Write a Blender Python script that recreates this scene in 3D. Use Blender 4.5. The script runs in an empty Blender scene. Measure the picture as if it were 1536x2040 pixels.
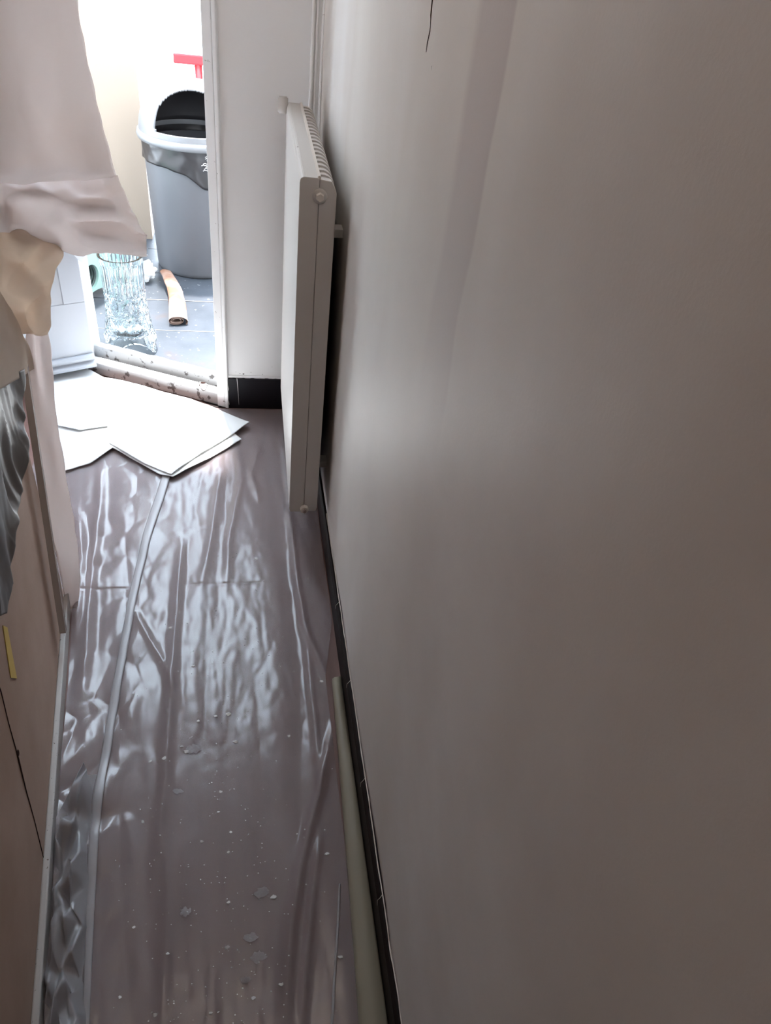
import bpy, bmesh, math, random
import numpy as np
from mathutils import Vector, Matrix, noise
random.seed(7); rng = np.random.default_rng(7)
sc = bpy.context.scene
COL = sc.collection

# ------------------------------------------------------------ camera
CH = 1.5                                    # eye height, metres
F = 1460.0; CX, CY = 768.0, 1020.0          # focal length in pixels of the 1536x2040 frame
def _dir(x, y):
    return Vector((x - CX, y - CY, F)).normalized()
_N = _dir(520, 2760)                        # straight down
_C = _dir(488, -245)                        # along the corridor
_C = (_C - _N * _N.dot(_C)).normalized()
_X = _N.cross(_C)
cam = bpy.data.cameras.new('camera'); camo = bpy.data.objects.new('camera', cam); COL.objects.link(camo)
axx = Vector((_X[0], _C[0], -_N[0])); axy = Vector((_X[1], _C[1], -_N[1])); axz = Vector((_X[2], _C[2], -_N[2]))
M = Matrix((axx, -axy, -axz)).transposed().to_4x4(); M.translation = (0, 0, CH)
camo.matrix_world = M
cam.sensor_fit = 'VERTICAL'; cam.sensor_height = 24.0; cam.lens = F / 2040 * 24.0
cam.clip_start = 0.02
sc.camera = camo

# ------------------------------------------------------------ world, light, exposure
sc.view_settings.view_transform = 'Standard'; sc.view_settings.look = 'None'
sc.view_settings.gamma = 1.0; sc.view_settings.use_curve_mapping = False
sc.view_settings.exposure = 0.25
w = bpy.data.worlds.new('world'); sc.world = w; w.use_nodes = True
bg = w.node_tree.nodes['Background']
bg.inputs[0].default_value = (0.72, 0.86, 1.0, 1); bg.inputs[1].default_value = 15.0
sun = bpy.data.lights.new('sun', 'SUN'); sun.energy = 18.0; sun.angle = math.radians(4.0); sun.color = (1.0, .985, .97)
suno = bpy.data.objects.new('sun', sun); COL.objects.link(suno)
_el, _az = math.radians(75.5), Vector((.10, -1.0, 0)).normalized()      # high sun, coming in over the balcony
suno.rotation_euler = (_az * math.cos(_el) - Vector((0, 0, math.sin(_el)))).to_track_quat('-Z', 'Y').to_euler()
suno.location = (-1, 6, 8)

# ------------------------------------------------------------ pixel to place
def ray(x, y):
    a, b = x - CX, y - CY
    return axx * a + axy * b + axz * F
def fl(x, y, z=0.0):
    r = ray(x, y); t = (z - CH) / r.z
    return Vector((r.x * t, r.y * t, z))
def onY(x, y, Y):
    r = ray(x, y); t = Y / r.y
    return Vector((r.x * t, Y, CH + r.z * t))
def onX(x, y, X):
    r = ray(x, y); t = X / r.x
    return Vector((X, r.y * t, CH + r.z * t))
def onPlane(x, y, p, n):
    r = ray(x, y); o = Vector((0, 0, CH)); n = Vector(n)
    t = (Vector(p) - o).dot(n) / r.dot(n)
    return o + r * t

# ------------------------------------------------------------ materials
def mat(name, col, rough=0.6, spec=0.5, metal=0.0):
    m = bpy.data.materials.new(name); m.use_nodes = True
    b = m.node_tree.nodes['Principled BSDF']
    b.inputs['Base Color'].default_value = (*col, 1); b.inputs['Roughness'].default_value = rough
    b.inputs['Metallic'].default_value = metal; b.inputs['Specular IOR Level'].default_value = spec
    return m
def nd(m, t, **kw):
    n = m.node_tree.nodes.new(t)
    for k, v in kw.items(): setattr(n, k, v)
    return n
def lk(m, a, b): m.node_tree.links.new(a, b)
def bsdf(m): return m.node_tree.nodes['Principled BSDF']
def coords(m, scale=(1, 1, 1), loc=(0, 0, 0)):
    g = nd(m, 'ShaderNodeNewGeometry'); mp = nd(m, 'ShaderNodeMapping')
    mp.inputs['Scale'].default_value = scale; mp.inputs['Location'].default_value = loc
    lk(m, g.outputs['Position'], mp.inputs['Vector']); return mp.outputs['Vector']
def noise_tex(m, vec, scale, detail=4, rough=.55):
    n = nd(m, 'ShaderNodeTexNoise'); n.inputs['Scale'].default_value = scale
    n.inputs['Detail'].default_value = detail; n.inputs['Roughness'].default_value = rough
    lk(m, vec, n.inputs['Vector']); return n.outputs['Fac']
def ramp(m, fac, stops):
    r = nd(m, 'ShaderNodeValToRGB'); e = r.color_ramp.elements
    while len(e) < len(stops): e.new(0.5)
    for i, (p, c) in enumerate(stops):
        e[i].position = p; e[i].color = (*c, 1) if len(c) == 3 else c
    lk(m, fac, r.inputs['Fac']); return r.outputs['Color']
def mixc(m, fac, a, b):
    x = nd(m, 'ShaderNodeMix', data_type='RGBA')
    if hasattr(fac, 'links'): lk(m, fac, x.inputs[0])
    else: x.inputs[0].default_value = fac
    for s, v in ((6, a), (7, b)):
        if hasattr(v, 'links'): lk(m, v, x.inputs[s])
        else: x.inputs[s].default_value = (*v, 1)
    return x.outputs[2]
def bump(m, h, strength=.2, dist=.01):
    b = nd(m, 'ShaderNodeBump'); b.inputs['Strength'].default_value = strength; b.inputs['Distance'].default_value = dist
    lk(m, h, b.inputs['Height']); lk(m, b.outputs['Normal'], bsdf(m).inputs['Normal'])
def speckle(m, base, dark, scale, lo, hi):
    f = noise_tex(m, coords(m), scale, 3)
    k = ramp(m, f, [(lo, (0, 0, 0)), (hi, (1, 1, 1))])
    lk(m, mixc(m, k, base, dark), bsdf(m).inputs['Base Color'])

MT = {}
# right wall: emulsion over old filler, vertical bands of a warmer, thinner coat
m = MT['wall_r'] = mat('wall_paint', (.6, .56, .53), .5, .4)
vb = coords(m, (1, 1.9, .6)); f1 = noise_tex(m, vb, 1.3, 2)
c1 = ramp(m, f1, [(.36, (.80, .745, .69)), (.5, (.77, .71, .65)), (.66, (.84, .80, .765))])
f2 = noise_tex(m, coords(m, (3, 3, 3)), 1.2, 5)
c2 = mixc(m, ramp(m, f2, [(.42, (0, 0, 0)), (.7, (.55, .55, .55))]), c1, (.70, .635, .59))
# the band of bare filler
g = nd(m, 'ShaderNodeNewGeometry'); sx = nd(m, 'ShaderNodeSeparateXYZ'); lk(m, g.outputs['Position'], sx.inputs[0])
wob = noise_tex(m, coords(m), 5.0, 2)
ad = nd(m, 'ShaderNodeMath', operation='MULTIPLY_ADD'); lk(m, wob, ad.inputs[0]); ad.inputs[1].default_value = .05; lk(m, sx.outputs['Y'], ad.inputs[2])
bandm = ramp(m, ad.outputs[0], [(0, (0, 0, 0)), (.745, (0, 0, 0)), (.752, (1, 1, 1)), (.86, (.9, .9, .9)), (.885, (0, 0, 0))])
hz = nd(m, 'ShaderNodeMapRange'); hz.inputs[1].default_value = .95; hz.inputs[2].default_value = 1.3; lk(m, sx.outputs['Z'], hz.inputs[0])
mb = nd(m, 'ShaderNodeMath', operation='MULTIPLY'); lk(m, bandm, mb.inputs[0]); lk(m, hz.outputs[0], mb.inputs[1])
c3 = mixc(m, mb.outputs[0], c2, (.63, .55, .52))
# wall turns near-black behind the radiator, gradually along it, crisper at the top
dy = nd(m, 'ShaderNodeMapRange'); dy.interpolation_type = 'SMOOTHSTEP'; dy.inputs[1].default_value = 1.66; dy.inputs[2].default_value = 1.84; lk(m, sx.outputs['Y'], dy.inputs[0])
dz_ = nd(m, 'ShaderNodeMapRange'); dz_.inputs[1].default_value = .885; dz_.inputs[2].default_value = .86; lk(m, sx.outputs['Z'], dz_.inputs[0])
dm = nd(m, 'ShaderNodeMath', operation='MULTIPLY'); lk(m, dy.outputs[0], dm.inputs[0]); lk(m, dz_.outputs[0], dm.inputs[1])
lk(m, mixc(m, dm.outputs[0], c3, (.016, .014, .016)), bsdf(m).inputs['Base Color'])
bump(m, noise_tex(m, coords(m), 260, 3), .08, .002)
m = MT['wall_l'] = mat('old_pink_plaster', (.55, .43, .38), .75, .25)
lk(m, ramp(m, noise_tex(m, coords(m), 4, 5), [(.3, (.37, .25, .19)), (.7, (.47, .34, .275))]), bsdf(m).inputs['Base Color'])
bump(m, noise_tex(m, coords(m), 90, 4), .12, .003)
MT['wall_e'] = mat('cool_white_paint', (.88, .88, .885), .5, .4)
m = MT['ceil'] = mat('ceiling_paint', (.85, .82, .79), .8, .2)
m = MT['floor'] = mat('brown_boards', (.12, .07, .065), .5)
lk(m, ramp(m, noise_tex(m, coords(m, (14, 1.5, 1)), 2, 5), [(.3, (.13, .064, .052)), (.7, (.20, .11, .092))]), bsdf(m).inputs['Base Color'])
m = MT['black'] = mat('black_gloss_paint', (.007, .006, .009), .45, .3)
m = MT['brownblack'] = mat('dark_brown_paint', (.016, .010, .009), .6, .2)
MT['leaf'] = mat('cool_gloss_paint', (.42, .44, .48), .38, .45)
MT['skirt_l'] = mat('worn_skirting', (.45, .42, .40), .5)
speckle(MT['skirt_l'], (.46, .43, .41), (.16, .12, .10), 160, .66, .70)
m = MT['white_gloss'] = mat('white_gloss_paint', (.90, .90, .90), .32, .5)
speckle(m, (.90, .90, .90), (.30, .26, .23), 60, .70, .74)
m = MT['chipped'] = mat('chipped_white_paint', (.76, .75, .73), .45, .5)
speckle(m, (.44, .44, .44), (.10, .09, .085), 34, .58, .64)
m = MT['rad'] = mat('radiator_enamel', (.60, .57, .54), .42, .5)
speckle(m, (.61, .575, .54), (.10, .06, .05), 55, .76, .775)
MT['rad_ridge'] = mat('radiator_cream', (.72, .66, .60), .45)
m = MT['ivory'] = mat('ivory_wood', (.27, .235, .175), .5)
m = MT['chalk'] = mat('paint_chip', (.62, .60, .58), .7)
m = MT['batten'] = mat('raw_wood', (.22, .16, .14), .6)
lk(m, ramp(m, noise_tex(m, coords(m, (30, 4, 4)), 3, 4), [(.3, (.17, .12, .10)), (.7, (.27, .20, .17))]), bsdf(m).inputs['Base Color'])
MT['batten_edge'] = mat('pale_wood', (.50, .45, .42), .6)
MT['crack'] = mat('crack_dark', (.05, .03, .025), .9, .1)
MT['yellow'] = mat('yellow_tape', (.62, .42, .08), .5)
MT['bin'] = mat('grey_plastic', (.085, .086, .094), .45)
MT['bin_lid'] = mat('light_grey_plastic', (.15, .152, .16), .4)
MT['bin_in'] = mat('dark_grey_plastic', (.03, .028, .03), .5)
m = MT['bag'] = mat('black_film', (.014, .012, .013), .35, .5)
MT['print'] = mat('white_print', (.7, .7, .72), .5)
MT['mint'] = mat('mint_plastic', (.20, .31, .27), .4)
MT['mint_dark'] = mat('dark_rubber', (.04, .06, .055), .6)
MT['beige'] = mat('beige_card', (.30, .22, .17), .7)
m = MT['kraft'] = mat('brown_paper', (.5, .33, .25), .7, .3)
lk(m, ramp(m, noise_tex(m, coords(m), 9, 4), [(.38, (.16, .075, .045)), (.58, (.24, .165, .135))]), bsdf(m).inputs['Base Color'])
m = MT['plank'] = mat('blue_grey_deck_paint', (.2, .22, .27), .45)
a = ramp(m, noise_tex(m, coords(m), 5, 5), [(.35, (.026, .031, .039)), (.6, (.040, .045, .055)), (.75, (.055, .038, .033))])
k = ramp(m, noise_tex(m, coords(m), 45, 3), [(.66, (0, 0, 0)), (.70, (1, 1, 1))])
lk(m, mixc(m, k, a, (.16, .16, .16)), bsdf(m).inputs['Base Color']); bump(m, noise_tex(m, coords(m), 30, 4), .15, .004)
MT['cream'] = mat('cream_render', (.30, .25, .205), .8, .2)
MT['red'] = mat('red_paint', (.55, .03, .04), .35)
MT['court'] = mat('pale_concrete', (.65, .64, .62), .9, .1)
MT['steel'] = mat('dull_steel', (.45, .44, .43), .4, .5, .8)
m = MT['glasspane'] = mat('window_glass', (1, 1, 1), .0)
bsdf(m).inputs['Transmission Weight'].default_value = 1.0; bsdf(m).inputs['IOR'].default_value = 1.45
m = MT['crystal'] = mat('cut_crystal', (.78, .84, .86), .0)
bsdf(m).inputs['Transmission Weight'].default_value = 1.0; bsdf(m).inputs['IOR'].default_value = 1.52

def sheetmat(name, col, rough, transl, alpha=1.0, tcol=None, spec=.5):
    """thin sheet: principled + translucency (+ see-through)"""
    m = mat(name, col, rough, spec); b = bsdf(m); out = m.node_tree.nodes['Material Output']
    t = nd(m, 'ShaderNodeBsdfTranslucent'); t.inputs[0].default_value = (*(tcol or col), 1)
    mx = nd(m, 'ShaderNodeMixShader'); mx.inputs[0].default_value = transl
    lk(m, b.outputs[0], mx.inputs[1]); lk(m, t.outputs[0], mx.inputs[2]); last = mx.outputs[0]
    if alpha < 1:
        tr = nd(m, 'ShaderNodeBsdfTransparent'); tr.inputs[0].default_value = (.95, .94, .96, 1)
        m2 = nd(m, 'ShaderNodeMixShader'); m2.inputs[0].default_value = alpha
        lk(m, tr.outputs[0], m2.inputs[1]); lk(m, last, m2.inputs[2]); last = m2.outputs[0]
    lk(m, last, out.inputs['Surface']); return m
MT['paper'] = sheetmat('stripped_wallpaper', (.84, .79, .79), .8, .48, 1, (.92, .84, .80), .2)
MT['paper_tan'] = sheetmat('tan_wallpaper', (.76, .66, .58), .8, .42, 1, (.88, .76, .65), .2)
MT['paper_brown'] = sheetmat('brown_paper_scrap', (.54, .43, .34), .8, .2, 1, (.7, .55, .42), .2)
MT['film'] = sheetmat('polythene_film', (.41, .362, .375), .24, .10, .48, None, 1.0)
MT['bunch'] = sheetmat('polythene_bunched', (.46, .46, .48), .30, .15, .65, None, .8)
MT['smear'] = sheetmat('dried_paint_smear', (.60, .58, .58), .6, .05, .34, None, .3)
MT['hem'] = sheetmat('polythene_doubled', (.50, .48, .49), .34, .12, .72, None, .6)
MT['greyfilm'] = sheetmat('grey_film', (.13, .12, .115), .45, .08, 1, None, .35)
MT['cloth'] = sheetmat('dust_sheet', (.86, .87, .87), .55, .08, 1, None, .4)
MT['whitefilm'] = sheetmat('white_film', (.75, .75, .76), .35, .3, 1, None, .6)

# ------------------------------------------------------------ mesh helpers
def link(name, me, material, parent=None, smooth=False):
    o = bpy.data.objects.new(name, me); COL.objects.link(o)
    if material is not None:
        me.materials.clear(); me.materials.append(MT[material])
    if parent is not None: o.parent = parent
    if smooth:
        for p in me.polygons: p.use_smooth = True
    return o
def tag(o, label=None, cat=None, group=None, kind=None):
    if label: o['label'] = label
    if cat: o['category'] = cat
    if group: o['group'] = group
    if kind: o['kind'] = kind
    return o
def empty(name, loc=(0, 0, 0)):
    o = bpy.data.objects.new(name, None); COL.objects.link(o); o.location = loc; o.empty_display_size = .05
    bpy.context.view_layer.update(); return o
def child(name, bm, material, parent, smooth=False):
    """bm in world coordinates -> mesh in the parent's frame (parents here are unrotated)"""
    root = Vector((0, 0, 0)); p = parent
    while p is not None: root += p.location; p = p.parent
    bmesh.ops.translate(bm, verts=bm.verts, vec=-root)
    me = bpy.data.meshes.new(name); bmesh.ops.recalc_face_normals(bm, faces=bm.faces); bm.to_mesh(me); bm.free()
    return link(name, me, material, parent, smooth)
def solo(name, bm, material, smooth=False):
    me = bpy.data.meshes.new(name); bmesh.ops.recalc_face_normals(bm, faces=bm.faces); bm.to_mesh(me); bm.free()
    return link(name, me, material, None, smooth)
def box(bm, lo, hi, bev=0.0):
    lo, hi = Vector(lo), Vector(hi)
    r = bmesh.ops.create_cube(bm, size=1, matrix=Matrix.Translation((lo + hi) / 2) @ Matrix.Diagonal((*(hi - lo), 1)))
    if bev:
        es = list({e for v in r['verts'] for e in v.link_edges})
        bmesh.ops.bevel(bm, geom=es, offset=bev, segments=2, affect='EDGES', profile=.5)
def B(lo, hi, bev=0.0):
    bm = bmesh.new(); box(bm, lo, hi, bev); return bm
def obox(bm, p, u, n, du, dn, dz, bev=0.0):
    """box with horizontal axes u and n from point p; extents as (lo, hi) pairs"""
    vs = []
    for z in dz:
        for a, b in ((0, 0), (1, 0), (1, 1), (0, 1)):
            q = Vector((p[0], p[1], 0)) + u * du[a] + n * dn[b]; vs.append(bm.verts.new((q.x, q.y, z)))
    fs = [(0, 1, 2, 3), (4, 5, 6, 7), (0, 1, 5, 4), (1, 2, 6, 5), (2, 3, 7, 6), (3, 0, 4, 7)]
    fc = [bm.faces.new([vs[i] for i in f]) for f in fs]
    if bev:
        es = list({e for f in fc for e in f.edges})
        bmesh.ops.bevel(bm, geom=es, offset=bev, segments=2, affect='EDGES', profile=.5)
def OB(*a, **k):
    bm = bmesh.new(); obox(bm, *a, **k); return bm
def cyl(bm, p0, p1, r0, r1=None, n=20, caps=True):
    p0, p1 = Vector(p0), Vector(p1); r1 = r0 if r1 is None else r1
    d = p1 - p0; q = d.to_track_quat('Z', 'Y').to_matrix().to_4x4()
    bmesh.ops.create_cone(bm, cap_ends=caps, segments=n, radius1=r0, radius2=r1, depth=d.length, matrix=Matrix.Translation((p0 + p1) / 2) @ q)
def prism(bm, pts, axis, a, b):
    """closed outline pts (2-D) swept along axis 'x','y' or 'z' from a to b"""
    def mk(p, t):
        return {'x': (t, p[0], p[1]), 'y': (p[0], t, p[1]), 'z': (p[0], p[1], t)}[axis]
    A = [bm.verts.new(mk(p, a)) for p in pts]; Bv = [bm.verts.new(mk(p, b)) for p in pts]
    n = len(pts); bm.faces.new(A); bm.faces.new(Bv[::-1])
    for i in range(n): bm.faces.new((A[i], A[(i + 1) % n], Bv[(i + 1) % n], Bv[i]))
def tube(bm, pts, r, n=8):
    pts = [Vector(p) for p in pts]; rings = []
    for i, p in enumerate(pts):
        d = (pts[min(i + 1, len(pts) - 1)] - pts[max(i - 1, 0)]).normalized()
        s = d.cross(Vector((0, 0, 1)));  s = s.normalized() if s.length > 1e-4 else Vector((1, 0, 0)); t = s.cross(d)
        rr = r[i] if isinstance(r, (list, tuple)) else r
        rings.append([bm.verts.new(p + (s * math.cos(k * 2 * math.pi / n) + t * math.sin(k * 2 * math.pi / n)) * rr) for k in range(n)])
    for a, b in zip(rings, rings[1:]):
        for k in range(n): bm.faces.new((a[k], a[(k + 1) % n], b[(k + 1) % n], b[k]))
    bm.faces.new(rings[0][::-1]); bm.faces.new(rings[-1])
def cat1(P, n):
    """Catmull-Rom through rows of P (k, ...) sampled at n points"""
    P = np.asarray(P, float); k = len(P); t = np.linspace(0, k - 1, n); i = np.minimum(t.astype(int), k - 2); u = (t - i).reshape((-1,) + (1,) * (P.ndim - 1))
    g = lambda j: P[np.clip(j, 0, k - 1)]
    p0, p1, p2, p3 = g(i - 1), g(i), g(i + 1), g(i + 2)
    p0 = np.where((i == 0).reshape(u.shape), 2 * p1 - p2, p0); p3 = np.where((i + 2 >= k).reshape(u.shape), 2 * p2 - p1, p3)
    return .5 * ((2 * p1) + (-p0 + p2) * u + (2 * p0 - 5 * p1 + 4 * p2 - p3) * u * u + (-p0 + 3 * p1 - 3 * p2 + p3) * u ** 3)
def crumple(p, s):
    d, _ = noise.voronoi(Vector(p) * s); return d[1] - d[0]
def sheet(name, rows, nu, nv, material, parent=None, amp=.004, scale=14, wav=.006, wscale=5, thick=.0015, seed=0, smooth=True, edge=True, an=(1, 1, 1), fine=.35):
    """free-hanging sheet through a grid of 3-D control points"""
    G = cat1(np.array([[tuple(p) for p in r] for r in rows]), nv)
    G = np.swapaxes(cat1(np.swapaxes(G, 0, 1), nu), 0, 1)
    du = np.gradient(G, axis=1); dv = np.gradient(G, axis=0); nn = np.cross(du, dv); nn /= np.linalg.norm(nn, axis=2, keepdims=True) + 1e-9
    off = Vector((seed * 3.1, seed * 1.7, seed * .9))
    for j in range(nv):
        for i in range(nu):
            q = Vector((G[j, i, 0] * an[0], G[j, i, 1] * an[1], G[j, i, 2] * an[2])) + off
            h = amp * (crumple(q, scale) - .25) * 2 + wav * noise.noise(q * wscale) + amp * fine * noise.noise(q * scale * 3)
            G[j, i] += nn[j, i] * h
            if edge and i in (0, nu - 1): G[j, i] += du[j, i] * noise.noise(q * 25) * 1.2
    inside = G[..., 1] < LY + .02; G[..., 0] = np.where(inside, np.maximum(G[..., 0], wl(G[..., 1]) + .004), G[..., 0]); G[..., 2] = np.maximum(G[..., 2], .012)   # stay in front of the plaster, above the floor film
    V = G.reshape(-1, 3); fs = [(j * nu + i, j * nu + i + 1, (j + 1) * nu + i + 1, (j + 1) * nu + i) for j in range(nv - 1) for i in range(nu - 1)]
    me = bpy.data.meshes.new(name); me.from_pydata([tuple(v) for v in V], [], fs)
    o = link(name, me, material, parent, smooth)
    md = o.modifiers.new('thick', 'SOLIDIFY'); md.thickness = thick; md.offset = 0
    return o

# ============================================================ THE SETTING
def wr(Y): return .237 - .0125 * Y              # face of the right wall
ZC = 2.7
E_Y = 2.362                                     # face of the narrow end wall
U = Vector((-.912, .410, 0)).normalized()       # along the balcony door sill, away from its right jamb
NO = Vector((U.y, -U.x, 0)) * 1.0               # outwards, onto the balcony
if NO.y < 0: NO = -NO
J = Vector((-.104, 2.368, 0))                   # foot of the right jamb
DW = .55                                        # clear width of the doorway
HG = J + U * DW                                 # hinge side

bm = bmesh.new(); _q = HG + U * .9
prism(bm, [(-1.4, -1.6), (.40, -1.6), (.40, E_Y + .1), (J.x, E_Y + .1), (J.x + NO.x * .04, J.y + NO.y * .04), (HG.x + NO.x * .04, HG.y + NO.y * .04), (_q.x, _q.y), (-1.4, _q.y)], 'z', -.06, 0)
o = solo('floor', bm, 'floor'); tag(o, 'dark brown corridor floor under the polythene', 'floor', kind='structure')
bm = bmesh.new()
prism(bm, [(-1.4, -1.7), (.45, -1.7), (.45, E_Y + .16), (J.x, E_Y + .16), (J.x + NO.x * .16, J.y + NO.y * .16), (_q.x + NO.x * .16, _q.y + NO.y * .16), (-1.4, _q.y + .1)], 'z', ZC, ZC + .1)
o = solo('ceiling', bm, 'ceil'); tag(o, 'pale corridor ceiling above the frame', 'ceiling', kind='structure')
# right wall as a gently uneven slab whose lower edge is ragged
bm = bmesh.new(); ny, nz = 150, 80; grid = []
Ys = np.linspace(-1.6, 2.7, ny); Zs = np.concatenate([[.112], np.linspace(.13, ZC, nz - 1)])
for z_i, z in enumerate(Zs):
    row = []
    for y in Ys:
        bump_ = .004 * noise.noise(Vector((0, y * 2.2, z * .9))) + .002 * noise.noise(Vector((3, y * 6, z * 2)))
        zz = z + (.006 * noise.noise(Vector((0, y * 14, 0))) + .003 * noise.noise(Vector((0, y * 50, 0))) if z_i == 0 else 0)
        row.append(bm.verts.new((wr(y) + bump_ - .001, y, zz)))
    grid.append(row)
for a, b in zip(grid, grid[1:]):
    for i in range(ny - 1): bm.faces.new((a[i], a[i + 1], b[i + 1], b[i]))
ext = bmesh.ops.extrude_face_region(bm, geom=list(bm.faces))
for v in ext['geom']:
    if isinstance(v, bmesh.types.BMVert): v.co.x += .14
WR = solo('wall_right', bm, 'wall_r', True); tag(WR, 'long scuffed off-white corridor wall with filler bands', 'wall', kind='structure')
# its crack and the small brown nick
def wall_line(name, px, r, material='crack'):
    bm = bmesh.new(); pts = [onX(x, y, wr(.95) - .003) for x, y in px]
    pts = [Vector((wr(p.y) - .0005, p.y, p.z)) for p in pts]; tube(bm, pts, r, 6); return child(name, bm, material, WR)
wall_line('crack', [(861, -10), (857, 30), (855, 62), (850, 84), (847, 104)], [.0011, .001, .0009, .0007, .0003])
wall_line('nick', [(859, 131), (858, 142)], [.0009, .0006])
# torn pale edge of the wall covering, with a few loose fibres
MT['torn'] = mat('torn_paper_edge', (.72, .66, .60), .8, .2)
bm = bmesh.new(); tube(bm, [(wr(y) - .0025 + .001 * noise.noise(Vector((y * 9, 1, 1))), y, .1125 + .006 * noise.noise(Vector((0, y * 14, 0))) + .003 * noise.noise(Vector((0, y * 50, 0)))) for y in np.linspace(-.2, 1.62, 190)], [.0012 + .001 * abs(noise.noise(Vector((y * 21, 5, 0)))) for y in np.linspace(-.2, 1.62, 190)], 5); child('torn_edge', bm, 'torn', WR)
for x, y in ((676, 1225), (697, 1372), (724, 1556), (757, 1778)):
    p = onX(x, y, wr(.9) - .004); p = Vector((wr(p.y) - .003, p.y, .113)); bm = bmesh.new()
    tube(bm, [p, p + Vector((-.004, -.004, -.002)), p + Vector((-.009, -.006, -.007)), p + Vector((-.010, -.013, -.012))], [.0006, .0005, .0004, .0002], 5); child('loose_fibre', bm, 'torn', WR)
# skirtings: dark board with a rounded top, black void above it
bm = bmesh.new()
for a, b in ((-1.6, 2.36),):
    for (x0, x1, z0, z1) in ((-.008, .012, 0, .085),):
        vs = [bm.verts.new((wr(y) + dx, y, z)) for y in (a, b) for dx, z in ((x0, z0), (x1, z0), (x1, z1), (x0 + .005, z1), (x0, z1 - .006))]
        n = 5
        bm.faces.new(vs[:n]); bm.faces.new(vs[n:][::-1])
        for i in range(n): bm.faces.new((vs[i], vs[(i + 1) % n], vs[n + (i + 1) % n], vs[n + i]))
BR = solo('baseboard_right', bm, 'brownblack'); tag(BR, 'dark skirting board along the foot of the right wall', 'baseboard', kind='structure')
bm = bmesh.new(); vs = [bm.verts.new((wr(y) + dx, y, z)) for y in (-1.6, 2.36) for dx, z in ((.003, .083), (.05, .083), (.05, .13), (.003, .13))]
bm.faces.new(vs[:4]); bm.faces.new(vs[4:][::-1])
for i in range(4): bm.faces.new((vs[i], vs[(i + 1) % 4], vs[4 + (i + 1) % 4], vs[4 + i]))
child('skirting_top_band', bm, 'black', BR)

# ceiling lamp over the middle of the corridor (above the frame)
m = MT['lamp'] = mat('opal_glass_lit', (1, .95, .9), .4); bsdf(m).inputs['Emission Color'].default_value = (1, .88, .76, 1); bsdf(m).inputs['Emission Strength'].default_value = 14.0
cl = empty('ceiling_lamp', (-.08, 1.0, ZC)); tag(cl, 'opal globe lamp under the corridor ceiling', 'lamp')
bm = bmesh.new(); bmesh.ops.create_uvsphere(bm, u_segments=32, v_segments=16, radius=.09, matrix=Matrix.Translation((-.08, 1.0, ZC - .13))); child('globe', bm, 'lamp', cl, True)
bm = bmesh.new(); cyl(bm, (-.08, 1.0, ZC - .05), (-.08, 1.0, ZC), .045, .06, 24); child('ceiling_rose', bm, 'white_gloss', cl)
# narrow end wall right of the balcony door, with its black skirting
o = solo('wall_end', B((J.x + .012, E_Y, 0), (.36, E_Y + .16, ZC)), 'wall_e'); tag(o, 'narrow cool white wall between balcony door and radiator', 'wall', kind='structure')
WE = o
bm = bmesh.new()
for k, (a, b, c, d) in enumerate(((.10, .112, .118, .13),)):
    pass
BE = solo('baseboard_end', B((J.x + .014, E_Y - .007, 0), (wr(E_Y), E_Y + .001, .125), .0015), 'black'); tag(BE, 'black painted skirting under the narrow white wall', 'baseboard', kind='structure')
bm = bmesh.new(); tube(bm, [onY(x, y, E_Y - .008) for x, y in ((472, 754), (474, 775), (476, 806))], [.0012, .0009, .0004], 6); child('paint_drip', bm, 'chalk', BE)
bm = bmesh.new(); tube(bm, [onY(x, y, E_Y - .008) for x, y in ((452, 752), (455, 775), (453, 790), (457, 806))], [.002, .0018, .0016, .0008], 6); child('paint_drip', bm, 'chalk', BE)
# ragged paint edge where white meets black
bm = bmesh.new(); up, dn_ = [], []
xs = np.linspace(J.x + .014, wr(E_Y) - .001, 50)
A_ = [bm.verts.new((x, E_Y - .0025, .135)) for x in xs]; C_ = [bm.verts.new((x, E_Y - .0025, .125 + .004 * noise.noise(Vector((x * 60, 0, 0))))) for x in xs]
for i in range(49): bm.faces.new((A_[i], A_[i + 1], C_[i + 1], C_[i]))
r_ = bmesh.ops.extrude_face_region(bm, geom=list(bm.faces))
for v in r_['geom']:
    if isinstance(v, bmesh.types.BMVert): v.co.y += .003
child('ragged_paint_edge', bm, 'wall_e', WE)
for (x, y, s) in ((485, 745, .004), (478, 744, .002), (500, 742, .0015), (523, 746, .0015), (542, 731, .001), (470, 741, .0012)):
    bm = bmesh.new(); p = onY(x, y, E_Y); bmesh.ops.create_icosphere(bm, subdivisions=1, radius=1, matrix=Matrix.Translation((p.x, E_Y, p.z)) @ Matrix.Diagonal((s, .0008, s * .6, 1))); child('scuff_mark', bm, 'crack', WE)
# corner moulding: three upright beads
T1 = tag(solo('trim_1', B((.176, E_Y - .012, .126), (wr(E_Y) - .0, E_Y + .002, ZC)), 'white_gloss'), 'white upright corner moulding of several beads behind the radiator', 'trim', kind='structure')
for x0, x1, d in ((.172, .180, .020), (.184, .190, .018), (.199, .2065, .024)):
    child('bead', B((x0, E_Y - d, .126), (x1, E_Y - .004, ZC), .003), 'white_gloss', T1)

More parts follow.
